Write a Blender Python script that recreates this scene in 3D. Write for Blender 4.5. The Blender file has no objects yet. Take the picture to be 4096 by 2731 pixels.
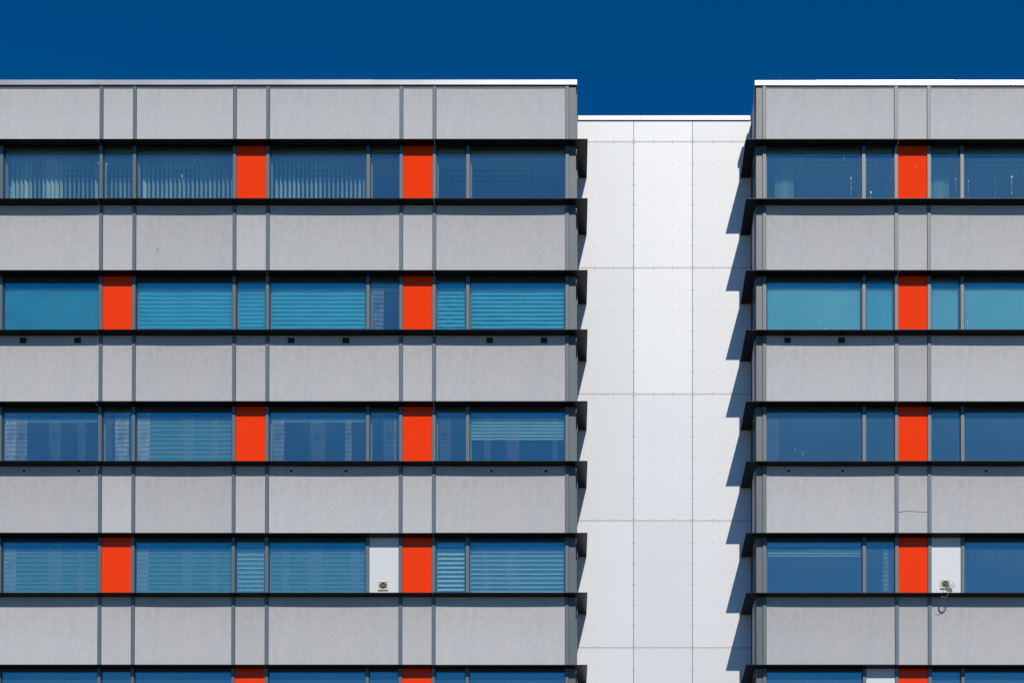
import bpy, math, random
from mathutils import Vector, Matrix
random.seed(7)
sc = bpy.context.scene
COL = sc.collection

# ------------------------------------------------------------------ camera
cam_d = bpy.data.cameras.new("camera"); cam = bpy.data.objects.new("camera", cam_d); COL.objects.link(cam)
yaw, pit, rol = -0.00122, 0.011735, 0.000495
def rot(a, i, j):
    m = [[1.0 if r == c else 0.0 for c in range(3)] for r in range(3)]
    m[i][i] = math.cos(a); m[i][j] = -math.sin(a); m[j][i] = math.sin(a); m[j][j] = math.cos(a)
    return Matrix(m)
A = Matrix(((1, 0, 0), (0, 0, -1), (0, 1, 0)))                  # world -> right, down, forward
Ry = rot(yaw, 0, 2)
Rx = Matrix(((1, 0, 0), (0, math.cos(pit), math.sin(pit)), (0, -math.sin(pit), math.cos(pit))))
Rz = rot(rol, 0, 1)
M = Rz @ Rx @ Ry @ A
right, down, fwd = Vector(M[0]), Vector(M[1]), Vector(M[2])
mw = Matrix.Identity(4)
for r in range(3):
    mw[r][0] = right[r]; mw[r][1] = -down[r]; mw[r][2] = -fwd[r]
mw[0][3], mw[1][3], mw[2][3] = 0.0, -40.0, 1.6
cam.matrix_world = mw
cam_d.sensor_width = 36; cam_d.lens = 6360 / 4096 * 36
cam_d.shift_x = (2048 - 2420.86) / 4096; cam_d.shift_y = (4545.0 - 1365.5) / 4096
cam_d.clip_start = 0.5; cam_d.clip_end = 3000
sc.camera = cam

# ------------------------------------------------------------------ light
SUN_T, SUN_L = 0.929, 0.247                                       # drop and leftward drift per metre of depth
sdir = Vector((SUN_L, -1.0, SUN_T)).normalized()                  # towards the sun
elev = math.asin(sdir.z); az = math.atan2(sdir.x, sdir.y)         # azimuth clockwise from +Y
sun_d = bpy.data.lights.new("sun", 'SUN'); sun_d.energy = 3.6; sun_d.angle = math.radians(0.5)
sun_d.color = (1.0, 0.93, 0.82)
sun = bpy.data.objects.new("sun", sun_d); COL.objects.link(sun)
sun.rotation_euler = (-sdir).to_track_quat('-Z', 'Y').to_euler(); sun.location = (10, -40, 60)
w = bpy.data.worlds.new("World"); sc.world = w; w.use_nodes = True
nt = w.node_tree; nt.nodes.clear()
sky = nt.nodes.new('ShaderNodeTexSky'); sky.sky_type = 'NISHITA'; sky.sun_disc = False
sky.sun_elevation = elev; sky.sun_rotation = az
sky.altitude = 2500; sky.air_density = 1.0; sky.dust_density = 0.0; sky.ozone_density = 6.0
hsv = nt.nodes.new('ShaderNodeHueSaturation'); hsv.inputs['Saturation'].default_value = 1.32
bg = nt.nodes.new('ShaderNodeBackground'); bg.inputs['Strength'].default_value = 0.095
out = nt.nodes.new('ShaderNodeOutputWorld')
nt.links.new(sky.outputs[0], hsv.inputs['Color']); nt.links.new(hsv.outputs[0], bg.inputs[0]); nt.links.new(bg.outputs[0], out.inputs[0])
sc.view_settings.view_transform = 'Standard'; sc.view_settings.look = 'None'
sc.view_settings.exposure = 0.0; sc.view_settings.gamma = 1.0; sc.view_settings.use_curve_mapping = False
sc.render.engine = 'CYCLES'
sc.cycles.max_bounces = 10; sc.cycles.transparent_max_bounces = 16

# ------------------------------------------------------------------ materials
def mat(name, col, rough=0.5, metal=0.0, coat=0.0, spec=0.5, **kw):
    m = bpy.data.materials.new(name); m.use_nodes = True
    b = m.node_tree.nodes['Principled BSDF']
    b.inputs['Base Color'].default_value = (*col, 1); b.inputs['Roughness'].default_value = rough
    b.inputs['Metallic'].default_value = metal; b.inputs['Coat Weight'].default_value = coat
    b.inputs['Coat Roughness'].default_value = 0.02
    b.inputs['Specular IOR Level'].default_value = spec
    return m
def N(m, t, **kw):
    n = m.node_tree.nodes.new(t)
    for k, v in kw.items(): setattr(n, k, v)
    return n
def L(m, a, b): m.node_tree.links.new(a, b)
def noise(m, scale, detail=4, vec=None, stretch=None, rough=0.5):
    tc = N(m, 'ShaderNodeTexCoord'); mp = N(m, 'ShaderNodeMapping')
    if stretch: mp.inputs['Scale'].default_value = stretch
    L(m, tc.outputs['Object'], mp.inputs['Vector'])
    n = N(m, 'ShaderNodeTexNoise'); n.inputs['Scale'].default_value = scale; n.inputs['Detail'].default_value = detail
    n.inputs['Roughness'].default_value = rough
    L(m, mp.outputs[0], n.inputs['Vector']); return n.outputs['Fac']
def ramp(m, fac, stops):
    r = N(m, 'ShaderNodeValToRGB'); e = r.color_ramp.elements
    e[0].position, e[0].color = stops[0][0], (*stops[0][1], 1)
    e[1].position, e[1].color = stops[-1][0], (*stops[-1][1], 1)
    for p, c in stops[1:-1]:
        x = e.new(p); x.color = (*c, 1)
    L(m, fac, r.inputs[0]); return r.outputs[0]
def mul(m, a, b, f=1.0):
    x = N(m, 'ShaderNodeMix', data_type='RGBA', blend_type='MULTIPLY'); x.inputs['Factor'].default_value = f
    L(m, a, x.inputs['A']); L(m, b, x.inputs['B']); return x.outputs['Result']
def bump(m, fac, strength, dist):
    b = N(m, 'ShaderNodeBump'); b.inputs['Strength'].default_value = strength; b.inputs['Distance'].default_value = dist
    L(m, fac, b.inputs['Height']); L(m, b.outputs[0], m.node_tree.nodes['Principled BSDF'].inputs['Normal'])
def g(v): return (v, v, v)

def panel_mat(name, base, f0=0.93):
    m = mat(name, base, 0.8, spec=0.12)
    fine = ramp(m, noise(m, 22, 6, stretch=(1.6, 1, 0.6), rough=0.8), [(0.35, g(f0 - .03)), (0.65, g(1.0))])
    blot = ramp(m, noise(m, 6.5, 6, stretch=(1, 1, 0.8), rough=0.7), [(0.34, (0.93, 0.935, 0.945)), (0.55, g(1.0)), (0.8, (1.0, 0.995, 0.985))])
    drip = ramp(m, noise(m, 4.5, 4, stretch=(1.6, 1, 0.16), rough=0.6), [(0.3, (0.955, 0.96, 0.965)), (0.6, g(1.0))])
    big = ramp(m, noise(m, 0.35, 2), [(0.3, (0.96, 0.965, 0.985)), (0.7, (1.0, 0.99, 0.975))])
    # grime washed down from the ledge above, mottled, heaviest near the top edge of each sheet
    tc = N(m, 'ShaderNodeTexCoord'); sx = N(m, 'ShaderNodeSeparateXYZ'); L(m, tc.outputs['Object'], sx.inputs[0])
    mr = N(m, 'ShaderNodeMapRange', interpolation_type='SMOOTHSTEP'); mr.inputs['From Min'].default_value = 0.25; mr.inputs['From Max'].default_value = 1.75
    L(m, sx.outputs['Z'], mr.inputs['Value'])
    nz = N(m, 'ShaderNodeMath', operation='MULTIPLY'); L(m, mr.outputs[0], nz.inputs[0]); L(m, noise(m, 5, 5, stretch=(1, 1, 0.7), rough=0.7), nz.inputs[1])
    grime = ramp(m, nz.outputs[0], [(0.0, g(1.0)), (0.35, (0.93, 0.93, 0.93)), (0.75, (0.80, 0.80, 0.79))])
    base_n = N(m, 'ShaderNodeRGB'); base_n.outputs[0].default_value = (*base, 1)
    c = mul(m, mul(m, mul(m, mul(m, mul(m, base_n.outputs[0], fine), blot), drip), big), grime)
    L(m, c, m.node_tree.nodes['Principled BSDF'].inputs['Base Color'])
    bump(m, noise(m, 26, 5, stretch=(1.4, 1, 0.7), rough=0.7), 0.45, 0.008)
    return m
M_PANEL = [panel_mat('fibre_cement_grey', (0.56, 0.557, 0.552)), panel_mat('fibre_cement_pale', (0.59, 0.588, 0.584)),
           panel_mat('fibre_cement_dull', (0.53, 0.528, 0.526))]
M_MULL = mat('mullion_blue_grey', (0.085, 0.125, 0.15), 0.45, 0.0, spec=0.5)
v = ramp(M_MULL, noise(M_MULL, 2.5, 4, stretch=(1, 1, .4)), [(0.3, (0.085, 0.13, 0.16)), (0.7, (0.10, 0.15, 0.18))])
L(M_MULL, v, M_MULL.node_tree.nodes['Principled BSDF'].inputs['Base Color'])
M_TRIM = mat('corner_trim_grey', (0.12, 0.14, 0.155), 0.45)
v = ramp(M_TRIM, noise(M_TRIM, 1.7, 4, stretch=(1, 1, .4)), [(0.3, (0.085, 0.105, 0.12)), (0.7, (0.10, 0.12, 0.135))])
L(M_TRIM, v, M_TRIM.node_tree.nodes['Principled BSDF'].inputs['Base Color'])
M_FRAME = mat('window_frame_dark', (0.02, 0.028, 0.034), 0.4)
M_FIN = mat('sunshade_dark_metal', (0.004, 0.0037, 0.004), 0.35, 0.0, spec=0.22)
bump(M_FIN, noise(M_FIN, 1.3, 3), 0.3, 0.02)
M_GAP = mat('joint_dark', (0.02, 0.025, 0.028), 0.8)
M_LIN = mat('window_lining', (0.55, 0.57, 0.55), 0.5)
M_CORE = mat('interior_paint', (0.42, 0.47, 0.44), 0.9)
M_ROOF = mat('roof_felt', (0.08, 0.08, 0.08), 0.9)
M_COP = mat('coping_aluminium', (0.5, 0.51, 0.54), 0.30, 0.35, spec=0.5)
v = ramp(M_COP, noise(M_COP, 1.1, 5, stretch=(1, 1, 2)), [(0.3, (0.46, 0.47, 0.50)), (0.7, (0.55, 0.56, 0.58))])
L(M_COP, v, M_COP.node_tree.nodes['Principled BSDF'].inputs['Base Color'])
M_COPW = mat('coping_white', (0.74, 0.75, 0.76), 0.4)
M_ORANGE = mat('orange_glass_panel', (0.93, 0.050, 0.002), 0.7, coat=0.4, spec=0.0)
M_WPAN = mat('white_infill_panel', (0.66, 0.67, 0.69), 0.45)

def clad_mat(name, base):
    m = mat(name, base, 0.42, spec=0.45)
    a = ramp(m, noise(m, 0.7, 3), [(0.3, (0.97, 0.975, 0.985)), (0.7, g(1.0))])
    s = ramp(m, noise(m, 3.0, 6, stretch=(5, 1, 0.5), rough=0.65), [(0.27, (0.90, 0.90, 0.91)), (0.36, g(1.0))])
    k = ramp(m, noise(m, 5, 3, stretch=(2.4, 1, 0.9), rough=0.5), [(0.215, (0.55, 0.55, 0.56)), (0.235, g(1.0))])
    n = N(m, 'ShaderNodeRGB'); n.outputs[0].default_value = (*base, 1)
    L(m, mul(m, mul(m, mul(m, n.outputs[0], a), s), k), m.node_tree.nodes['Principled BSDF'].inputs['Base Color'])
    return m
M_CLAD = [clad_mat('cladding_white', (0.735, 0.745, 0.755)), clad_mat('cladding_white_bright', (0.80, 0.805, 0.81)),
          clad_mat('cladding_white_cool', (0.70, 0.715, 0.72))]
M_SCREW = mat('screw_grey', (0.10, 0.10, 0.10), 0.5)
M_RAIL = mat('joint_rail', (0.50, 0.50, 0.48), 0.5)
M_VENTBLK = mat('vent_black', (0.022, 0.025, 0.028), 0.6)
M_VENTRING = mat('vent_ring', (0.6, 0.63, 0.66), 0.5)
M_CREAM = mat('vent_cream_plastic', (0.66, 0.58, 0.40), 0.5)
M_DUCT = mat('duct_brown', (0.10, 0.085, 0.06), 0.5)
M_CABLE = mat('cable_grey', (0.30, 0.30, 0.29), 0.35)
M_DROP = mat('bird_dropping', (0.62, 0.60, 0.55), 0.8)
M_STAIN = mat('brown_stain', (0.16, 0.12, 0.06), 0.8)
M_LOUV = mat('light_louvre', (0.50, 0.56, 0.54), 0.4)
M_LBODY = mat('light_body', (0.14, 0.2, 0.22), 0.5)
M_VBLIND = mat('vertical_blind_fabric', (0.88, 0.90, 0.82), 0.8)
M_SLAT = mat('blind_slat_pale', (0.6, 0.74, 0.70), 0.35)
M_FACE = mat('blind_face_blue', (0.12, 0.27, 0.29), 0.5)
M_FACE2 = mat('blind_face_teal', (0.20, 0.36, 0.38), 0.5)
M_SLATW = mat('blind_slat_white', (0.92, 0.93, 0.86), 0.3)
def turq(name, c0, c1):
    m = mat(name, c0, 0.45)
    L(m, ramp(m, noise(m, 0.9, 3, stretch=(1, 1, 1.5)), [(0.3, c0), (0.7, c1)]), m.node_tree.nodes['Principled BSDF'].inputs['Base Color'])
    return m
M_TURQ = turq('turquoise_blind', (0.03, 0.46, 0.66), (0.08, 0.60, 0.78))
M_TURQH = mat('turquoise_blind_edge', (0.20, 0.68, 0.80), 0.4)
M_TURQD = turq('turquoise_roller', (0.01, 0.30, 0.44), (0.03, 0.42, 0.56))
M_TURQL = turq('pale_turquoise_roller', (0.16, 0.56, 0.66), (0.24, 0.66, 0.74))

def glass(name, tint=(0.84, 0.95, 0.92), refl=0.24, film=0.045):
    m = bpy.data.materials.new(name); m.use_nodes = True; t = m.node_tree; t.nodes.clear()
    tr = N(m, 'ShaderNodeBsdfTransparent'); tr.inputs[0].default_value = (*tint, 1)
    gl = N(m, 'ShaderNodeBsdfGlossy'); gl.inputs['Roughness'].default_value = 0.015; gl.inputs['Color'].default_value = (0.9, 0.97, 1.0, 1)
    lw = N(m, 'ShaderNodeLayerWeight'); mr = N(m, 'ShaderNodeMapRange')
    lw.inputs['Blend'].default_value = 0.5
    mr.inputs['From Min'].default_value = 0.15; mr.inputs['From Max'].default_value = 1.0
    mr.inputs['To Min'].default_value = refl; mr.inputs['To Max'].default_value = 0.9
    p = N(m, 'ShaderNodeMath', operation='POWER'); p.inputs[1].default_value = 2.0
    L(m, lw.outputs['Facing'], p.inputs[0]); L(m, p.outputs[0], mr.inputs['Value'])
    mx = N(m, 'ShaderNodeMixShader'); L(m, mr.outputs[0], mx.inputs[0]); L(m, tr.outputs[0], mx.inputs[1]); L(m, gl.outputs[0], mx.inputs[2])
    # faint dust film, its teal colour also standing in for light from the rooms
    df = N(m, 'ShaderNodeBsdfDiffuse'); df.inputs[0].default_value = (0.33, 0.54, 0.56, 1)
    d = ramp(m, noise(m, 0.5, 3, stretch=(1, 1, 0.7), rough=0.5), [(0.2, g(film * 0.7)), (0.8, g(film * 1.35))])
    m2 = N(m, 'ShaderNodeMixShader'); L(m, d, m2.inputs[0]); L(m, mx.outputs[0], m2.inputs[1]); L(m, df.outputs[0], m2.inputs[2])
    o = N(m, 'ShaderNodeOutputMaterial'); L(m, m2.outputs[0], o.inputs[0]); return m
M_GLASS = glass('tinted_glazing')
M_GLASS_R = glass('tinted_glazing_hazy', film=0.07)
M_GLASS_C = glass('tinted_glazing_clear', tint=(0.90, 0.98, 0.94), refl=0.25, film=0.034)
M_GLASS_RC = glass('tinted_glazing_light_haze', tint=(0.88, 0.97, 0.93), refl=0.27, film=0.062)

def light_patch_mat(name, dens):  # pinkish banded colour that paints in rippled reflected sunlight
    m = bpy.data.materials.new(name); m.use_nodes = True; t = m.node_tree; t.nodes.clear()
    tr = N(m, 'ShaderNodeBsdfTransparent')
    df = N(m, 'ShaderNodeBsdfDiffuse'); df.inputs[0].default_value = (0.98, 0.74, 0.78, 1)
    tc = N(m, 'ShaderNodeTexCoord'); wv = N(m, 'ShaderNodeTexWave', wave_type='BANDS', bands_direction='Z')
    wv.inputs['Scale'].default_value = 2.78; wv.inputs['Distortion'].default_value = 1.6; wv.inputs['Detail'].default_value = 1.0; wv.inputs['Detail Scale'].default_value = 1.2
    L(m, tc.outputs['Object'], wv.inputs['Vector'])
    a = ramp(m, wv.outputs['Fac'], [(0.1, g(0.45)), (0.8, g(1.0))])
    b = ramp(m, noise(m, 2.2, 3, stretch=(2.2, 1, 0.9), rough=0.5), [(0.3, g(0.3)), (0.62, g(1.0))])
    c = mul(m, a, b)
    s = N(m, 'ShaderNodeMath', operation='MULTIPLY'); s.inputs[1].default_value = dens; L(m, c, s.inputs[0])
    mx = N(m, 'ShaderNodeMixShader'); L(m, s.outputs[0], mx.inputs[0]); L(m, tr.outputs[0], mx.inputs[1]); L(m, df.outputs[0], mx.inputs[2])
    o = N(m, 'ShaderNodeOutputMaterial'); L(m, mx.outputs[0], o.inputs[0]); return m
M_LIGHTPATCH = {1: light_patch_mat('light_patch_faint', 0.24), 2: light_patch_mat('light_patch_medium', 0.6), 3: light_patch_mat('light_patch_strong', 1.0)}
M_CURT = mat('pleated_curtain', (0.55, 0.62, 0.56), 0.8)
M_ASPH = mat('asphalt', (0.06, 0.06, 0.062), 0.9)
L(M_ASPH, ramp(M_ASPH, noise(M_ASPH, 0.6, 6), [(0.3, g(0.045)), (0.7, g(0.075))]), M_ASPH.node_tree.nodes['Principled BSDF'].inputs['Base Color'])

# ------------------------------------------------------------------ mesh builder
class MB:
    def __init__(s): s.v = []; s.f = []; s.mi = []; s.mats = []
    def m(s, mt):
        if mt not in s.mats: s.mats.append(mt)
        return s.mats.index(mt)
    def add(s, vs, fs, mt):
        o = len(s.v); s.v += [tuple(x) for x in vs]; k = s.m(mt)
        for f in fs: s.f.append([o + i for i in f]); s.mi.append(k)
    def box(s, x0, x1, y0, y1, z0, z1, mt):
        s.add([(x0, y0, z0), (x1, y0, z0), (x1, y1, z0), (x0, y1, z0), (x0, y0, z1), (x1, y0, z1), (x1, y1, z1), (x0, y1, z1)],
              [(0, 3, 2, 1), (4, 5, 6, 7), (0, 1, 5, 4), (1, 2, 6, 5), (2, 3, 7, 6), (3, 0, 4, 7)], mt)
    def prism(s, prof, x0, x1, mt):                       # prof: (y,z) loop, extruded along x
        n = len(prof)
        s.add([(x0, y, z) for y, z in prof] + [(x1, y, z) for y, z in prof],
              [tuple(range(n))] + [tuple(range(2 * n - 1, n - 1, -1))] + [(i, i + n, (i + 1) % n + n, (i + 1) % n) for i in range(n)], mt)
    def prismz(s, loop, z0, z1, mt):                      # loop: (x,y)
        n = len(loop)
        s.add([(x, y, z0) for x, y in loop] + [(x, y, z1) for x, y in loop],
              [tuple(range(n - 1, -1, -1))] + [tuple(range(n, 2 * n))] + [(i, (i + 1) % n, (i + 1) % n + n, i + n) for i in range(n)], mt)
    def grid(s, P, nx, nz, mt):
        s.add([P(i / nx, j / nz) for j in range(nz + 1) for i in range(nx + 1)],
              [(j * (nx + 1) + i, j * (nx + 1) + i + 1, (j + 1) * (nx + 1) + i + 1, (j + 1) * (nx + 1) + i) for j in range(nz) for i in range(nx)], mt)
    def disc(s, cx, y0, cz, r, mt, n=10, y1=None):         # short cylinder facing -Y
        y1 = y0 + 0.01 if y1 is None else y1
        s.prism_y([(cx + r * math.cos(2 * math.pi * i / n), cz + r * math.sin(2 * math.pi * i / n)) for i in range(n)], y0, y1, mt)
    def prism_y(s, loop, y0, y1, mt):
        n = len(loop)
        s.add([(x, y0, z) for x, z in loop] + [(x, y1, z) for x, z in loop],
              [tuple(range(n))] + [tuple(range(2 * n - 1, n - 1, -1))] + [(i, i + n, (i + 1) % n + n, (i + 1) % n) for i in range(n)], mt)
    def ring(s, cx, cz, r0, r1, y0, y1, mt, n=28):
        vs = []
        for y in (y0, y1):
            for r in (r0, r1):
                vs += [(cx + r * math.cos(2 * math.pi * i / n), y, cz + r * math.sin(2 * math.pi * i / n)) for i in range(n)]
        fs = []
        for i in range(n):
            j = (i + 1) % n
            fs += [(i, j, n + j, n + i), (2 * n + i, 3 * n + i, 3 * n + j, 2 * n + j), (i, 2 * n + i, 2 * n + j, j), (n + i, n + j, 3 * n + j, 3 * n + i)]
        s.add(vs, fs, mt)
    def tube(s, pts, r, mt, n=6):
        pts = [Vector(p) for p in pts]; vs = []; fs = []
        for i, p in enumerate(pts):
            d = (pts[min(i + 1, len(pts) - 1)] - pts[max(i - 1, 0)]).normalized()
            a = d.cross(Vector((0.31, 0.2, 1))).normalized(); b = d.cross(a)
            vs += [tuple(p + r * (math.cos(2 * math.pi * k / n) * a + math.sin(2 * math.pi * k / n) * b)) for k in range(n)]
        for i in range(len(pts) - 1):
            for k in range(n):
                l = (k + 1) % n; fs.append((i * n + k, i * n + l, (i + 1) * n + l, (i + 1) * n + k))
        fs += [tuple(range(n - 1, -1, -1)), tuple(range((len(pts) - 1) * n, len(pts) * n))]
        s.add(vs, fs, mt)
    def build(s, name, parent=None, smooth=False):
        me = bpy.data.meshes.new(name)
        o = bpy.data.objects.new(name, me); COL.objects.link(o)
        off = Vector((0, 0, 0))
        if parent is not None:
            q = parent
            while q is not None: off += q.location; q = q.parent
            o.parent = parent
        # origin at the shape's own centre bottom
        xs = [p[0] for p in s.v]; ys = [p[1] for p in s.v]; zs = [p[2] for p in s.v]
        c = Vector(((min(xs) + max(xs)) / 2, (min(ys) + max(ys)) / 2, min(zs)))
        me.from_pydata([tuple(Vector(p) - c) for p in s.v], [], s.f)
        for mt in s.mats: me.materials.append(mt)
        me.polygons.foreach_set('material_index', s.mi)
        if smooth: me.polygons.foreach_set('use_smooth', [True] * len(me.polygons))
        me.update()
        o.location = c - off
        return o
def thing(name, label, cat, loc, group=None):
    o = bpy.data.objects.new(name, None); COL.objects.link(o); o.location = loc; o.empty_display_size = 1
    o['label'] = label; o['category'] = cat
    if group: o['group'] = group
    return o

# ------------------------------------------------------------------ dimensions
ST = 3.317
FT = [27.176 - ST * k for k in range(6)]                # head sunshade of each storey (top face)
FB = [25.671 - ST * k for k in range(6)]                # sill sunshade
NR = 5
TH = 0.015                                               # sunshade plate
PF = 0.27                                                # projection
WD = 1.314                                               # white wall plane
YB = 7.0                                                 # depth of blocks
MW = 0.0415                                              # half mullion

g_o = MB(); g_o.box(-600, 600, -300, 900, -0.5, 0, M_ASPH); gr = g_o.build('ground'); gr['kind'] = 'structure'

# ------------------------------------------------------------------ shared builders
def mullion(x, z0, z1, parent, dark=False):
    b = MB(); b.box(x - MW, x + MW, -0.03, 0.13, z0, z1, M_MULL)
    b.box(x - MW - 0.008, x + MW + 0.008, -0.008, 0.125, z0, z1, M_GAP)
    return b.build('mullion', parent)

def splash(b, x, y, z, w, h, mt, n=9):
    """bird-dropping mark: blob with a run below"""
    loop = []
    for i in range(n):
        a = 2 * math.pi * i / n; r = random.uniform(0.7, 1.15)
        loop.append((x + w * r * math.cos(a), z + w * 1.4 * r * math.sin(a)))
    b.prism_y(loop, y - 0.004, y, mt)
    zz = z - w
    while zz > z - h:
        l = random.uniform(0.03, 0.08); ww = w * random.uniform(0.12, 0.3); xx = x + random.uniform(-.2, .2) * w
        b.prism_y([(xx - ww, zz), (xx + ww, zz), (xx + ww * .4, zz - l), (xx - ww * .4, zz - l)], y - 0.004, y, mt); zz -= l * random.uniform(1.0, 1.6)

def spandrel(x0, x1, z0, z1, parent, k=0, concave=0.012):
    b = MB(); mt = M_PANEL[k]
    ca = concave * (1 if x1 - x0 > 1.5 else 0.35)
    a0, a1 = x0 + MW + 0.008, x1 - MW - 0.008
    b.grid(lambda u, t: (a0 + (a1 - a0) * u, ca * math.sin(math.pi * u) ** 0.7 * (0.6 + 0.4 * t) if 0 < u < 1 else 0.0, z0 + (z1 - z0) * t), 24, 6, mt)
    b.box(a0, a1, 0.03, 0.05, z0, z1, mt)
    return b, (a0, a1)

def hblind(x0, x1, zt, zb, y, pitch, width, tilt, mt, wob=0.0, mt2=None, sheet=None):
    b = MB(); z = zt; ct, stt = math.cos(tilt), math.sin(tilt)
    b.box(x0, x1, y - 0.025, y + 0.025, zt, zt + 0.05, mt)
    i = 0
    while z > zb + pitch * 0.5:
        t = tilt + random.uniform(-1, 1) * wob; ct, stt = math.cos(t), math.sin(t)
        n = 10; hw = width / 2
        ph = random.uniform(0, 6)
        zc = z - pitch / 2
        vs = []
        for j in range(n + 1):
            x = x0 + (x1 - x0) * j / n; dz = 0.003 * math.sin(ph + j * 0.9) if wob else 0
            for s in (-1, 0, 1):                      # shallow crowned slat
                cr = 0.06 * width * (1 - s * s)
                vs.append((x, y + s * hw * ct - cr * stt * 0.5, zc + dz + s * hw * stt + cr * ct))
        fs = []
        for j in range(n):
            for s in range(2):
                a = j * 3 + s; fs.append((a, a + 3, a + 4, a + 1))
        b.add(vs, fs, mt if (mt2 is None or i % 2) else mt2)
        z -= pitch; i += 1
    return b

def closed_blind(x0, x1, zt, zb, y, pitch, face, lip, lipw, wob=1.0):  # paler lip colour paints in the sunlit lower edge of each slat
    b = MB(); z = zt
    while z > zb + pitch:
        n = 14; ph = random.uniform(0, 6); vs = []
        for j in range(n + 1):
            x = x0 + (x1 - x0) * j / n; d = wob * 0.0006 * math.sin(ph + j * 0.7) + wob * 0.0004 * math.sin(2.1 * ph + j * 1.9)
            vs += [(x, y + .006, z), (x, y + .012 + d, z - pitch * .45), (x, y + d * 2, z - pitch + lipw)]
            vs += [(x, y + d * 2, z - pitch + lipw), (x, y - lipw * .4 + d * 3, z - pitch + d), (x, y - lipw * .4 + .002, z - pitch - .004)]
        b.add(vs, [(j * 6 + a, j * 6 + 6 + a, j * 6 + 7 + a, j * 6 + 1 + a) for j in range(n) for a in (0, 1)], face)
        o = len(b.v) - len(vs); k = b.m(lip)
        for j in range(n):
            for a in (3, 4): b.f.append([o + j * 6 + a, o + j * 6 + 6 + a, o + j * 6 + 7 + a, o + j * 6 + 1 + a]); b.mi.append(k)
        z -= pitch
    return b

def vblind(x0, x1, zt, zb, y, angs):
    b = MB(); pitch = 0.112; n = int((x1 - x0) / pitch); hw = 0.051
    b.box(x0, x1, y - 0.02, y + 0.02, zt, zt + 0.04, M_VBLIND)
    for i in range(n):
        xc = x0 + pitch * (i + 0.5); a = angs(i, n)
        dx, dy = hw * math.cos(a), hw * math.sin(a)      # a=90deg: edge-on
        nx, ny = -math.sin(a) * 0.002, math.cos(a) * 0.002
        b.prismz([(xc - dx, y - dy), (xc + dx, y + dy), (xc + dx + nx, y + dy + ny), (xc - dx + nx, y - dy + ny)], zb, zt, M_VBLIND)
    return b

def curtain(x0, x1, zt, zb, y, mt, folds=0.09, amp=0.02, horiz=False):
    b = MB()
    if horiz:  # rippled strip, used for the painted light patches
        nz = int((zt - zb) / 0.02)
        b.grid(lambda u, t: (x0 + (x1 - x0) * u, y + amp * math.sin((zb + (zt - zb) * t) / folds * 6.283 + 3 * u), zb + (zt - zb) * t), 3, nz, mt)
    else:
        nx = max(4, int((x1 - x0) / folds * 8))
        b.grid(lambda u, t: (x0 + (x1 - x0) * u, y + amp * math.sin((x1 - x0) * u / folds * 6.283) * (1 + .3 * math.sin(9 * u)), zb + (zt - zb) * t), nx, 1, mt)
    return b

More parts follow.
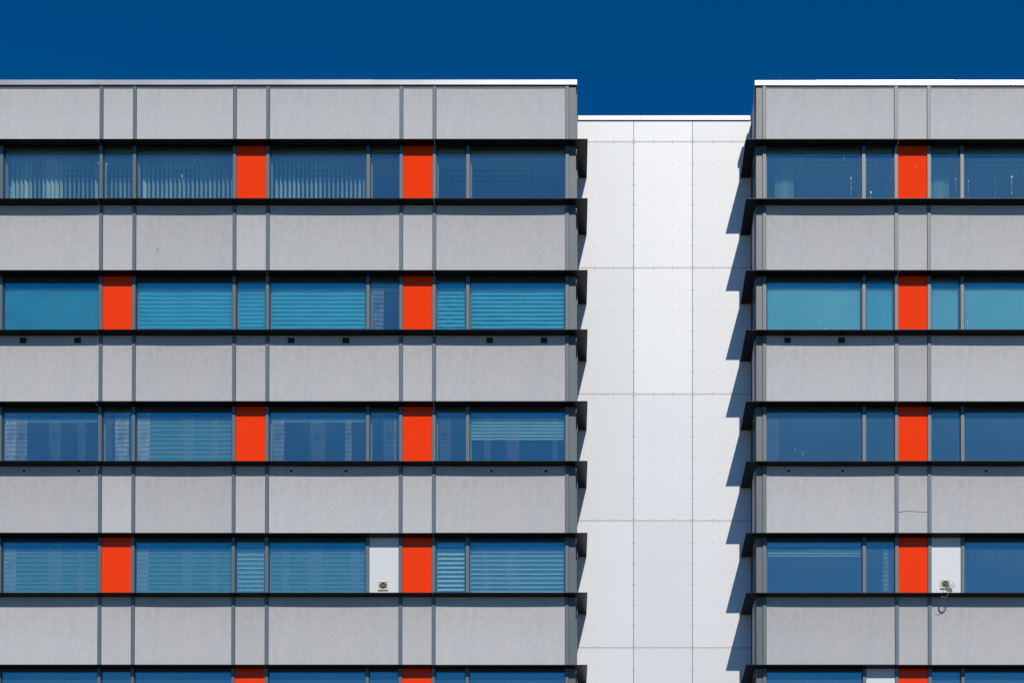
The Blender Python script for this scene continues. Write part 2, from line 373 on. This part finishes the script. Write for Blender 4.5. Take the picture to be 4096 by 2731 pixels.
def window(x0, x1, zt, zb, parent, spec, marks=()):
    """frame (the part) with pane, lining and whatever hangs behind the glass"""
    a0, a1 = x0 + MW + 0.008, x1 - MW - 0.008
    wide = (x1 - x0) > 1.5
    hd = 0.085 if wide else 0.05
    if spec.get('row') == 0: hd = 0.045 if wide else 0.015
    b = MB()
    zt1 = zt - hd
    b.box(a0, a1, 0.004, 0.13, zt1 + hd * 0.45, zt, M_FRAME)
    b.box(a0, a1, 0.018, 0.13, zt1, zt1 + hd * 0.45 - 0.004, M_FRAME)
    b.box(a0, a1, 0.012, 0.13, zb, zb + 0.03, M_FRAME)
    e = 0.012
    b.box(a0, a0 + e, 0.016, 0.13, zb + 0.03, zt1, M_FRAME)
    b.box(a1 - e, a1, 0.016, 0.13, zb + 0.03, zt1, M_FRAME)
    # pale inner reveal
    b.box(a0, a0 + e + 0.022, 0.131, 0.24, zb + 0.03, zt1 - 0.02, M_LIN)
    b.box(a1 - e - 0.022, a1, 0.131, 0.24, zb + 0.03, zt1 - 0.02, M_LIN)
    fr = b.build('window', parent)
    p = MB(); p.box(a0 + e, a1 - e, 0.030, 0.046, zb + 0.03, zt1, ((M_GLASS_C if x0 < 0 else M_GLASS_RC) if spec.get('row') in (0, 1) and not spec.get('rail') else (M_GLASS if x0 < 0 else M_GLASS_R)))
    for (fx, fz, w, h) in marks:
        splash(p, a0 + (a1 - a0) * fx, 0.030, zb + (zt1 - zb) * fz, w, h, M_DROP)
    p.build('pane', fr)
    i0, i1 = a0 + e + 0.025, a1 - e - 0.025
    kind = spec.get('k')
    H = zt1 - zb
    if kind == 'vert':
        f = spec['f']; vblind(a0 + .03, a1 - .02, zt1 + 0.03, zb + 0.05, 0.42, f).build('vertical_blind', fr)
    elif kind == 'slats':
        q = spec
        hblind(i0, i1, zt1 - 0.06, zb + 0.02 + H * (1 - q.get('drop', 1.0)), q.get('y', 0.19), q.get('pitch', 0.112), q.get('w', 0.10),
               q.get('tilt', 1.0), q.get('mt', M_SLAT), q.get('wob', 0.02), q.get('mt2')).build('blind', fr)
    elif kind == 'closed':
        q = spec
        closed_blind(i0, i1, zt1 - 0.03, zb + 0.02 + H * (1 - q.get('drop', 1.0)), 0.085, q.get('pitch', .113), q.get('face', M_FACE), q.get('lip', M_SLAT), q.get('lw', .008), q.get('wob', 1)).build('blind', fr)
    elif kind == 'roller':
        r = MB(); r.grid(lambda u, t: (i0 + (i1 - i0) * u, 0.075 + 0.004 * math.sin(7 * u + 3 * t), zb + 0.04 + (zt1 - 0.03 - zb - 0.04) * t), 14, 6, spec['mt'])
        r.box(i0, i1, 0.068, 0.085, zb + 0.035, zb + 0.055, spec['mt']); r.build('roller_blind', fr)
    elif kind == 'curt':
        curtain(i0 + (i1 - i0) * spec['a'], i0 + (i1 - i0) * spec['b'], zt1, zb + 0.03, 0.42, M_CURT, 0.055, 0.03).build('curtain', fr)
    for (a, c, d) in spec.get('nets', ()):  # nets: painted sunlight patches as start, end, strength
        curtain(i0 + (i1 - i0) * a, i0 + (i1 - i0) * c, zt1 - 0.05, zb + 0.03, 0.060, M_LIGHTPATCH[d], 0.113, 0.004, True).build('light_patch', fr)  # added strips imitating sunlight ripples on the glass, no real cloth
    if spec.get('rail'):
        r = MB(); z = zt1 - 0.10
        for i in range(6):
            r.box(i0, i1, 0.08, 0.15, z, z + 0.012, M_SLAT); z -= 0.022
        r.box(i0, i1, 0.075, 0.155, z - 0.02, z, M_SLAT); r.build('raised_blind', fr)
    if spec.get('bright'):
        r = MB()
        for dz, xa in ((0.205, 0.42), (0.275, 0.0), (0.340, 0.0)):
            r.prism([(0.060, zt1 - dz - 0.024), (0.090, zt1 - dz), (0.094, zt1 - dz), (0.064, zt1 - dz - 0.024)], i0 + (i1 - i0) * xa, i1, M_SLATW)
            r.box(i0, i1, 0.095, 0.099, zt1 - dz - .03, zt1 - dz + .03, M_FACE2)
        r.box(i0, i1, 0.08, 0.14, zt1 - 0.10, zt1 - 0.03, M_SLAT); r.build('raised_blind', fr)
    return fr

def colour_panel(x0, x1, zt, zb, parent, name, mt, marks=()):
    a0, a1 = x0 + MW + 0.006, x1 - MW - 0.006
    b = MB(); b.box(a0, a1, 0.0, 0.03, zb, zt, mt)
    for (fx, fz, w, h) in marks: splash(b, a0 + (a1 - a0) * fx, 0.0, zb + (zt - zb) * fz, w, h, M_DROP)
    b.box(a0, a1, 0.03, 0.12, zb, zt, M_GAP)
    return b.build(name, parent)

def square_duct_vent(cx, cz, parent):
    b = MB(); W, Hh = 0.13, 0.125; y0 = -0.022; r = 0.100
    n = 32; outer = []; inner = []
    for i in range(n):
        a = 2 * math.pi * (i + .5) / n; c, s = math.cos(a), math.sin(a); k = 1 / max(abs(c), abs(s))
        outer.append((cx + W * c * k, cz - 0.0 + Hh * s * k * 0.8)); inner.append((cx + r * c, cz + 0.005 + r * 0.78 * s))
    vs = [(x, y0, z) for x, z in outer] + [(x, y0, z) for x, z in inner] + [(x, 0.0, z) for x, z in outer] + [(x, 0.0, z) for x, z in inner]
    fs = []
    for i in range(n):
        j = (i + 1) % n
        fs += [(i, j, n + j, n + i), (i, 2 * n + i, 2 * n + j, j), (n + i, n + j, 3 * n + j, 3 * n + i)]
    b.add(vs, fs, M_CREAM)
    # raised rim and duct collar, louvre flap inside, corner screws
    b.box(cx - W * 1.02, cx + W * 1.02, y0 - 0.008, y0, cz - Hh * .83, cz - Hh * .74, M_CREAM)
    b.box(cx - W * 1.02, cx + W * 1.02, y0 - 0.008, y0, cz + Hh * .76, cz + Hh * .83, M_CREAM)
    b.box(cx - W * 0.75, cx + W * 0.78, y0 - 0.002, y0 + .002, cz + Hh * .68, cz + Hh * .735, M_DUCT)
    loop = inner
    b.prism_y([(x, z) for x, z in loop], -0.004, -0.002, M_VENTBLK)
    b.add([(x, -0.0045, z) for x, z in [inner[i] for i in range(n) if inner[i][1] > cz - 0.012]], [tuple(range(sum(1 for q in inner if q[1] > cz - 0.012)))], M_DUCT)
    for sx in (-1, 1): b.disc(cx + sx * W * .78, y0 - .002, cz - Hh * .66, 0.006, M_DUCT, 6, y0)
    b.build('duct_vent', parent)

def grille_square(cx, cz, parent):
    b = MB(); w = 0.082; h = 0.066
    b.box(cx - w, cx + w, -0.012, 0.03, cz - h, cz - h + .012, M_VENTBLK); b.box(cx - w, cx + w, -0.012, 0.03, cz + h - .012, cz + h, M_VENTBLK)
    b.box(cx - w, cx - w + .012, -0.012, 0.03, cz - h + .012, cz + h - .012, M_VENTBLK); b.box(cx + w - .012, cx + w, -0.012, 0.03, cz - h + .012, cz + h - .012, M_VENTBLK)
    b.box(cx - w + .012, cx + w - .012, 0.0, 0.012, cz - h + .012, cz + h - .012, M_VENTBLK)
    for i in range(5):
        z = cz - h + .025 + i * .025
        b.prism([(-0.010, z - .004), (-0.001, z + .008), (-0.001, z + .010), (-0.010, z - .002)], cx - w + .012, cx + w - .012, M_VENTBLK)
    b.build('vent', parent)
def grille_round(cx, cz, parent):
    b = MB(); r = 0.066
    b.ring(cx, cz, r * .78, r * 1.15, -0.014, 0.02, M_VENTRING)
    b.disc(cx, -0.002, cz, r * .80, M_VENTBLK, 24, 0.002)
    for i in range(5):
        z = cz + (i - 2) * 0.022; hw = math.sqrt(max(0.0, (r * .76) ** 2 - (z - cz) ** 2))
        b.box(cx - hw, cx + hw, -0.009, -0.003, z - .004, z + .002, M_VENTRING if i % 2 else M_VENTBLK)
    b.build('vent', parent)

def sunshade_front(x0, x1, z, parent):
    b = MB(); b.box(x0 + 0.002, x1 - 0.002, -PF, 0.135, z - TH, z, M_FIN)
    b.box(x0 + 0.002, x1 - 0.002, -PF, -PF + 0.006, z - TH - 0.006, z - TH, M_FIN)
    return b.build('sunshade', parent)

def coping(xs, zt, zb, y, parent, depth=0.45):
    for a, c in zip(xs[:-1], xs[1:]):
        b = MB(); j = 0.002; dz = random.uniform(-.003, .003)
        b.prism([(y - 0.050, zb), (y - 0.050 + 0.087 * (zt - zb) * 1.0, zt + dz), (y + depth, zt + dz - 0.02), (y + depth, zb), ], a + j, c - j, M_COP)
        b.build('coping', parent)
        if c != xs[-1]:
            s = MB(); s.box(c - 0.004, c + 0.004, y - 0.030, y + depth - .01, zb + .002, zt - .012, M_RAIL); s.build('coping_joint', parent)

# ------------------------------------------------------------------ window schedules
def fan(seed, base=80, spread=8, wide=()):
    rnd = random.Random(seed)
    def f(i, n):
        return math.radians(next((a for (s, e, a) in wide if s <= i < e), base) + rnd.uniform(-spread, spread))
    return f
R0 = dict(row=0)
T = dict
light_patches_w = ((0.01, .12, 3), (.12, .24, 2), (.48, .60, 1), (.79, .87, 1))  # painted sunlight patches across a wide window: start, end, strength
fine = T(k='closed')
turqs = T(k='closed', pitch=.105, face=M_TURQ, lip=M_TURQH, lw=.016, wob=2.0)
LEFT_X = [-18.75, -16.21, -15.358, -12.833, -11.989, -9.451, -8.607, -6.063, -5.227, -4.388, -3.536, -1.024]
RIGHT_X = [3.970, 6.485, 7.307, 8.138, 8.972, 11.51, 12.35]
# keys: 0 Y0,1 Z0,2 A,3 B,4 C,5 D,6 E,7 F,8 G,9 H,10 I
OR, WP = 'orange', 'white'
left_sched = [
 {2: T(k='vert', f=fan(1, 84, 3, ((0, 3, 62), (3, 4, 45), (4, 5, 70), (7, 8, 68), (8, 11, 50), (11, 12, 66), (19, 20, 66)))), 3: T(k='vert', f=fan(2, 80, 4)), 4: T(k='vert', f=fan(3, 73, 5, ((0, 1, 45),))), 5: OR,
  6: T(k='vert', f=fan(4, 68, 6, ((11, 15, 82),))), 7: T(), 8: OR, 9: T(), 10: T(), 0: T(), 1: T()},
 {2: T(k='roller', mt=M_TURQD), 3: OR, 4: turqs, 5: turqs, 6: dict(turqs, lw=.024), 7: T(rail=1, nets=((0.02, .45, 2),)), 8: OR, 9: dict(turqs, lw=.034, wob=3.5), 10: dict(turqs, lw=.036, wob=2.4), 0: turqs, 1: turqs},  # nets: painted sunlight patches, no cloth
 {2: T(rail=1, nets=light_patches_w), 3: T(nets=((.08, .3, 1), (.4, .93, 3))), 4: dict(fine, lw=.012, nets=((0, .13, 3), (.48, .6, 1), (.79, .86, 1))), 5: OR,
  6: T(rail=1, nets=((.01, .14, 2), (.42, .58, 1), (.79, .86, 2))), 7: T(nets=((.45, .97, 1), (.86, .93, 2))), 8: OR, 9: T(nets=((.08, .5, 1),)),
  10: T(k='closed', pitch=.085, face=M_FACE2, lip=M_SLATW, lw=.014, drop=.55, wob=1.2, nets=((.14, .21, 1), (.38, .52, 1), (.88, .93, 1))), 0: T(), 1: T()},
 {2: dict(fine, nets=((0, .13, 2), (.48, .62, 1), (.79, .86, 1))), 3: OR, 4: dict(fine, nets=((0, .12, 2), (.48, .6, 1), (.79, .86, 1))), 5: dict(fine, face=M_FACE2, lip=M_SLATW, lw=.022, wob=2.2), 6: dict(fine, nets=((.12, .2, 1), (.4, .55, 1), (.85, .95, 1))),
  7: WP, 8: OR, 9: dict(fine, face=M_FACE2, lip=M_SLATW, lw=.048, wob=2.5), 10: dict(fine, lip=M_SLATW, lw=.022, nets=((.13, .2, 1), (.38, .5, 1))), 0: fine, 1: OR},
 {k: T() for k in range(11)},
]
left_sched[4].update({5: OR, 8: OR})
left_sched[2][1] = T()
right_sched = [
 {0: T(k='curt', a=.10, b=.30), 1: T(), 2: OR, 3: T(k='curt', a=.0, b=.78), 4: T(), 5: T()},
 {0: T(k='roller', mt=M_TURQL), 1: T(k='roller', mt=M_TURQ), 2: OR, 3: T(k='roller', mt=M_TURQL), 4: T(k='roller', mt=M_TURQL), 5: T()},
 {0: T(nets=((0, .12, 1),)), 1: T(), 2: OR, 3: T(), 4: T(), 5: T()},  # nets: painted sunlight patches, no cloth
 {0: T(bright=1), 1: T(nets=((.62, .82, 2),)), 2: OR, 3: WP, 4: T(), 5: T()},
 {0: T(), 1: WP, 2: OR, 3: T(), 4: T(), 5: T()},
]
left_marks = {(0, 2): ((.985, .75, .012, .03),), (0, 3): ((.1, .72, .013, .03),), (0, 4): ((.47, .52, .016, .2), (.6, .8, .008, .02), (.63, .36, .007, .03), (.7, .34, .006, .02))}
right_marks = {(0, 0): ((.89, .48, .018, .42), (.82, .84, .010, .05)), (0, 1): ((.19, .22, .022, .14), (.9, .5, .006, .04)), (0, 2): ((.64, .66, .007, .08), (.73, .1, .012, .06)),
               (0, 3): ((.86, .45, .012, .3), (.13, .86, .006, .01), (.3, .86, .006, .01), (.66, .80, .007, .01)), (0, 4): ((.05, .43, .014, .28), (.33, .5, .006, .5), (.50, .5, .022, .42)),
               (1, 0): ((.46, .43, .010, .03), (.56, .27, .011, .12), (.62, .12, .012, .12), (.60, .05, .008, .05), (.42, .35, .005, .03)), (1, 4): ((.04, .25, .014, .25),),
               (2, 0): ((.20, .34, .005, .06), (.30, .3, .008, .02), (.38, .24, .010, .10), (.42, .26, .005, .04))}

def block(root, xs, sched, marks, sp_x, seg_breaks, side, xside, xfin, xfin_wall, vents, xfar, sidesign):
    z_top = 28.703
    # -- windows and coloured panels
    for r in range(NR):
        zt, zb = FT[r] - TH - 0.003, FB[r] + 0.002
        for c in range(len(xs) - 1):
            s = sched[r].get(c, T()); mk = marks.get((r, c), ())
            if s == OR: colour_panel(xs[c], xs[c + 1], zt, zb, root, 'orange_panel', M_ORANGE, mk)
            elif s == WP:
                p = colour_panel(xs[c], xs[c + 1], zt, zb, root, 'white_panel', M_WPAN)
                if r == 3: square_duct_vent(-5.666 if side == 'L' else 8.530, 15.975 if side == 'L' else 16.015, p)
            else: window(xs[c], xs[c + 1], zt, zb, root, dict(s, row=r), mk)
        for x in xs: mullion(x, zb, zt, root)
    # -- spandrels
    zone = [(28.639, FT[0] + 0.002)] + [(FB[r] - TH - 0.003, FT[r + 1] + 0.002) for r in range(NR)]
    for q, (za, zc) in enumerate(zone):
        for c in range(len(sp_x) - 1):
            k = random.choice((0, 0, 1, 2)) if q else 1
            b, (a0, a1) = spandrel(sp_x[c], sp_x[c + 1], zc, za, root, k, 0.012 if q else 0.003)
            for (qq, mx, mz, w_, h_, mt) in spandrel_marks:
                if qq == q and a0 < mx < a1: splash(b, mx, -0.0, mz, w_, h_, mt)
            if side == 'R' and q == 3 and c == 1:     # hairline cable lying across the narrow panel
                b.tube([(7.36, -.006, 17.855), (7.42, -.006, 17.855), (7.47, -.006, 17.868), (7.50, -.006, 17.889), (7.52, -.006, 17.885), (7.8, -.006, 17.868), (8.08, -.006, 17.852)], 0.0035, M_GAP, 4)
            p = b.build('spandrel_panel', root, False)
            for (qq, vx, vz, kind) in vents:
                if qq == q and a0 < vx < a1: (grille_square if kind == 's' else grille_round)(vx, vz, p)
        for x in sp_x: mullion(x, zc, za if q else 28.671, root)
    # -- head rail and shadow gap under the coping
    x_lo, x_hi = min(xs[0], xside), max(xs[-1], xside)
    b = MB()
    for c in range(len(sp_x) - 1): b.box(sp_x[c] + MW + .009, sp_x[c + 1] - MW - .009, -0.012, 0.1, 28.642, 28.668, M_MULL)
    b.box(x_lo, x_hi, 0.0, 0.12, 28.673, 28.701, M_GAP)
    b.build('head_rail', root)
    # -- corner trim, storey by storey, and the side wall facing the white wall
    x_in = (sp_x[-1] if side == 'L' else sp_x[0]) + (-sidesign) * 0
    spans = [(28.671, FT[0] + .002)]
    for r in range(NR): spans += [(FT[r] - TH - .003, FB[r] + .002), (FB[r] - TH - .003, FT[r + 1] + .002)]
    e0 = x_in + sidesign * (MW + 0.004); e1 = xside - sidesign * 0.024
    for i, (za, zc) in enumerate(spans):
        b = MB(); b.box(min(e0, e1), max(e0, e1), 0.0, 0.20, zc, za, M_TRIM)
        b.build('corner_trim', root)
        b = MB(); s0, s1 = xside - sidesign * 0.08, xside
        if i % 2 == 0: b.box(min(s0, s1), max(s0, s1), 0.24, 0.95, zc, za, M_PANEL[0] if side == 'R' else M_TRIM)
        else:
            b.box(min(s0, s1), max(s0, s1), 0.24, 0.30, zc, za, M_MULL); b.box(min(s0, s1), max(s0, s1), 0.90, 0.95, zc, za, M_MULL)
            b.box(min(s0, s1 - sidesign * .015), max(s0, s1 - sidesign * .015), 0.30, 0.90, zc, za, M_GLASS)
        b.build('side_panel', root)
        b = MB(); s1 = xside - sidesign * 0.03; s0 = xside - sidesign * 0.09
        b.box(min(s0, s1), max(s0, s1), 0.201, 0.239, zc, za, M_GAP); b.box(min(s0, s1), max(s0, s1), 0.951, YB, zc, za, M_GAP)
        b.build('side_backing', root)
    # -- sunshades: front segments with open joints, return along the side
    for li, z in enumerate([f for r in range(NR) for f in (FT[r], FB[r])]):
        br = sorted(seg_breaks(li)); xa = xfar; xb = xfin
        pts = sorted([xa] + br + [xb])
        for i, (a, c) in enumerate(zip(pts[:-1], pts[1:])):
            last = (side == 'L' and i == len(pts) - 2) or (side == 'R' and i == 0)
            dz = random.uniform(-.004, .004)
            b = MB()
            if last:
                if side == 'L': loop = [(a + .002, -PF), (xfin, -PF), (xfin_wall, WD - .003), (xside, WD - .003), (xside, 0.135), (a + .002, 0.135)]
                else: loop = [(xfin, -PF), (c - .002, -PF), (c - .002, 0.135), (xside, 0.135), (xside, WD - .003), (xfin_wall, WD - .003)]
                b.prismz(loop, z - TH + dz, z + dz, M_FIN)
            else: b.box(a + .004, c - .004, -PF, 0.135, z - TH + dz, z + dz, M_FIN)
            b.build('sunshade', root)
    # -- structure behind: floor slabs, side and back walls, roof
    b = MB(); y0 = 0.27; xl, xr = x_lo + (0.10 if side == 'R' else 0), x_hi - (0.10 if side == 'L' else 0)
    b.box(xl, xr, 0.14, YB, FT[0] + .003, 28.60, M_CORE)
    for r in range(NR): b.box(xl, xr, 0.14, YB, FT[r + 1] + .003, FB[r] - TH - .004, M_CORE)
    b.box(xl, xr, YB + .002, YB + .3, 0, 28.6, M_CORE)
    for xw in (xl - 0.002, xr + 0.002):
        if side == 'L' and xw < 0 and xw < -10: b.box(xw - .3, xw, 0.14, YB + .3, 0, 28.6, M_CORE)
        if side == 'R' and xw > 10: b.box(xw, xw + .3, 0.14, YB + .3, 0, 28.6, M_CORE)
    for pz in xs[2:-2:3] if side == 'L' else xs[2:3]:
        b.box(pz - .06, pz + .06, 0.5, YB, FB[NR - 1], FT[0], M_CORE)
    b.build('inner_structure', root)
    b = MB(); b.box(xl, xr, 0.3, YB, 28.602, 28.68, M_ROOF); b.build('roof', root)
    b = MB(); b.box(x_lo, x_hi, 0.0, YB, 0, FT[NR], M_PANEL[0]); b.build('lower_wall', root)

# marks on spandrel panels: zone, x, z, width, run, material
spandrel_marks = [(1, -11.4, 24.53, .012, .05, M_STAIN), (1, -11.14, 24.36, .016, .06, M_DROP), (3, -1.17, 17.5, .006, .08, M_DROP),
                  (1, 7.98, 24.9, .012, .03, M_DROP), (0, 10.2, 27.95, .010, .08, M_DROP), (4, -9.1, 14.6, .006, .03, M_DROP), (4, -10.2, 14.25, .007, .01, M_DROP),
                  (1, 7.66, 24.15, .022, .05, M_DROP), (4, -7.6, 14.4, .008, .03, M_DROP)]

lb = thing('office_block', 'long grey office block left of the white wall, with horizontal and vertical blinds', 'building', (-9.5, 3.5, 0))
rb = thing('office_block', 'grey office block right of the white wall, loose cable hanging from its duct vent', 'building', (8.3, 3.5, 0))
left_vents = [(2, x, 22.215, 's') for x in (-14.797, -13.415, -8.009, -6.625, -2.984, -1.606)] + [(3, x, 18.893, 'r') for x in (-14.759, -13.380, -7.997, -6.613, -2.930, -1.557)]
right_vents = [(2, x, 22.217, 's') for x in (4.555, 5.923)] + [(3, x, 18.892, 'r') for x in (4.576, 5.943, 9.569)]
block(lb, LEFT_X, left_sched, left_marks, [-19.59, -16.21, -12.833, -11.989, -9.451, -8.607, -5.227, -4.388, -1.024],
      lambda i: {0: [-12.85, -4.37], 1: [-12.86, -4.38], 2: [-8.6, -4.38], 3: [-12.86, -4.38], 4: [-12.88, -4.38], 5: [-12.88, -4.39], 6: [-12.0, -8.62, -4.38], 7: [-12.86, -4.38]}.get(i, [-8.62, -4.38]),
      'L', -0.780, -0.501, -0.545, left_vents, -19.6, 1)
block(rb, RIGHT_X, right_sched, right_marks, [3.970, 7.307, 8.138, 11.51, 12.35],
      lambda i: [7.33 if i < 4 else 7.315],
      'R', 3.742, 3.477, 3.471, right_vents, 12.4, -1)
coping([-19.6, -16.47, -12.96, -9.45, -5.93, -2.42, -0.776], 28.835, 28.703, 0, lb)
coping([3.732, 5.27, 8.78, 12.3], 28.812, 28.690, 0, rb)
# ceiling lights seen through the glass
def ceiling_light(x0, x1, y0, y1, z, root, n):
    b = MB(); b.box(x0, x1, y0, y1, z - .05, z, M_LBODY)
    st = (x1 - x0 - .04) / n; hy = (y1 - y0) / 2
    for i in range(n):
        a = x0 + .02 + i * st
        for yy in (y0 + .03, y0 + hy + .03):
            b.box(a + .02, a + st - .02, yy, yy + hy * .32, z - .062, z - .051, M_LOUV)
    b.build('ceiling_light', root)
for (r, root, x0, x1, y0, y1, n) in ((0, lb, -4.6, -1.95, 1.0, 1.45, 16), (0, lb, -14.2, -10.8, 1.0, 1.45, 20), (0, lb, -8.9, -6.9, 1.0, 1.45, 12), (0, rb, 5.1, 6.85, .45, .85, 8), (0, rb, 9.1, 11, .45, .85, 8),
                                 (3, rb, 4.35, 5.15, .75, 1.2, 5), (3, rb, 5.85, 6.6, .75, 1.2, 5), (3, rb, 8.9, 9.35, .75, 1.2, 3), (3, rb, 10.1, 10.9, .75, 1.2, 5)):
    ceiling_light(x0, x1, y0, y1, FT[r], root, n)

# ------------------------------------------------------------------ white connecting wall
wb = thing('white_link_block', 'lower white building between the two grey office blocks, clad in screwed panels', 'building', (1.45, 4, 0))
XJ = [-0.857, 0.683, 2.219, 3.757]
ZJ = [28.655, 28.112, 24.795, 21.480, 18.160, 14.838, 11.52]
tone = [[1, 1, 0], [0, 1, 0], [2, 1, 0], [2, 0, 0], [0, 2, 0], [0, 2, 2]]
for r in range(6):
    for c in range(3):
        b = MB(); x0, x1 = XJ[c] + .0065, XJ[c + 1] - .0065; z1, z0 = ZJ[r] - (.016 if r else 0), ZJ[r + 1] + .014
        b.box(x0, x1, WD, WD + .01, z0, z1, M_CLAD[tone[r][c]])
        xs_ = [x0 + .03, x0 + .03 + (x1 - x0 - .06) / 3, x0 + .03 + 2 * (x1 - x0 - .06) / 3, x1 - .03]
        nrow = 7 if r else 2
        for j in range(nrow):
            if r == 0: 
                if j: continue
                zz = z0 + .025
            else: zz = z0 + .025 + (z1 - z0 - .05) * j / (nrow - 1)
            for xx in xs_:
                b.disc(xx, WD - .002, zz, .0102, M_SCREW, 8, WD)
        b.build('cladding_panel', wb)
for r in range(1, 6):
    b = MB(); b.box(-.79, 3.75, WD + .004, WD + .020, ZJ[r] - .013, ZJ[r] + .011, M_RAIL); b.build('joint_rail', wb)
b = MB(); b.box(-.86, 3.79, WD + .021, YB, 11, 28.66, M_GAP); b.build('backing_wall', wb)
b = MB(); b.box(-.86, 3.79, WD, YB, 0, 10.999, M_CLAD[0]); b.build('lower_wall', wb)
b = MB(); b.box(-.78, 3.74, WD + .012, WD + .3, 28.661, 28.672, M_GAP); b.build('shadow_gap', wb)
xsC = [-.774, .86, 3.735]
for a, c in zip(xsC[:-1], xsC[1:]):
    b = MB(); b.prism([(WD - .03, 28.673), (WD - .018, 28.797), (WD + .4, 28.78), (WD + .4, 28.673)], a + .002, c - .002, M_COPW); b.build('coping', wb)

# ------------------------------------------------------------------ loose cable
cb = MB(); C0 = Vector((8.545, -0.37, 15.765)); rnd = random.Random(5)
ax = sdir; u = ax.cross(Vector((0, 0, 1))).normalized(); vv = u.cross(ax)
tiltn = (ax + Vector((.1, 0, .05))).normalized(); u = tiltn.cross(Vector((1, 0, 0))).normalized(); vv = tiltn.cross(u)
pts = [(8.53, -0.005, 16.02), (8.50, -0.05, 16.05), (8.56, -.09, 16.04), (8.60, -.14, 15.98), (8.57, -.2, 15.90)]
for i in range(90):
    a = i * 0.42; r = 0.082 + 0.014 * math.sin(i * 0.31) + rnd.uniform(-.004, .004)
    pts.append(tuple(C0 + u * r * math.cos(a) + vv * r * math.sin(a) + tiltn * (0.018 * math.sin(i * .13)) + Vector((0, 0, .012 * math.sin(i * .07)))))
pts += [tuple(C0 + Vector(q)) for q in ((0.02, -.03, -.07), (-.03, -.02, -.14), (-.09, 0.02, -.185), (-.15, .03, -.19), (-.19, .02, -.165))]
cb.tube(pts, 0.006, M_CABLE, 6)
cb.tube([(8.52, -.01, 16.0), (8.47, -.06, 15.97), (8.52, -.12, 15.93), (8.62, -.2, 15.92), (8.68, -.24, 15.98), (8.70, -.25, 16.01)], 0.006, M_CABLE, 6)
cb.tube([(8.54, -.01, 15.99), (8.58, -.08, 15.95), (8.66, -.3, 15.86), (8.72, -.34, 15.83), (8.70, -.36, 15.90), (8.64, -.35, 15.88), (8.67, -.38, 15.79)], 0.005, M_CABLE, 6)
co = cb.build('cable', None, True); co['label'] = 'loose coiled grey cable spilling from a duct vent over a dark sunshade'; co['category'] = 'cable'
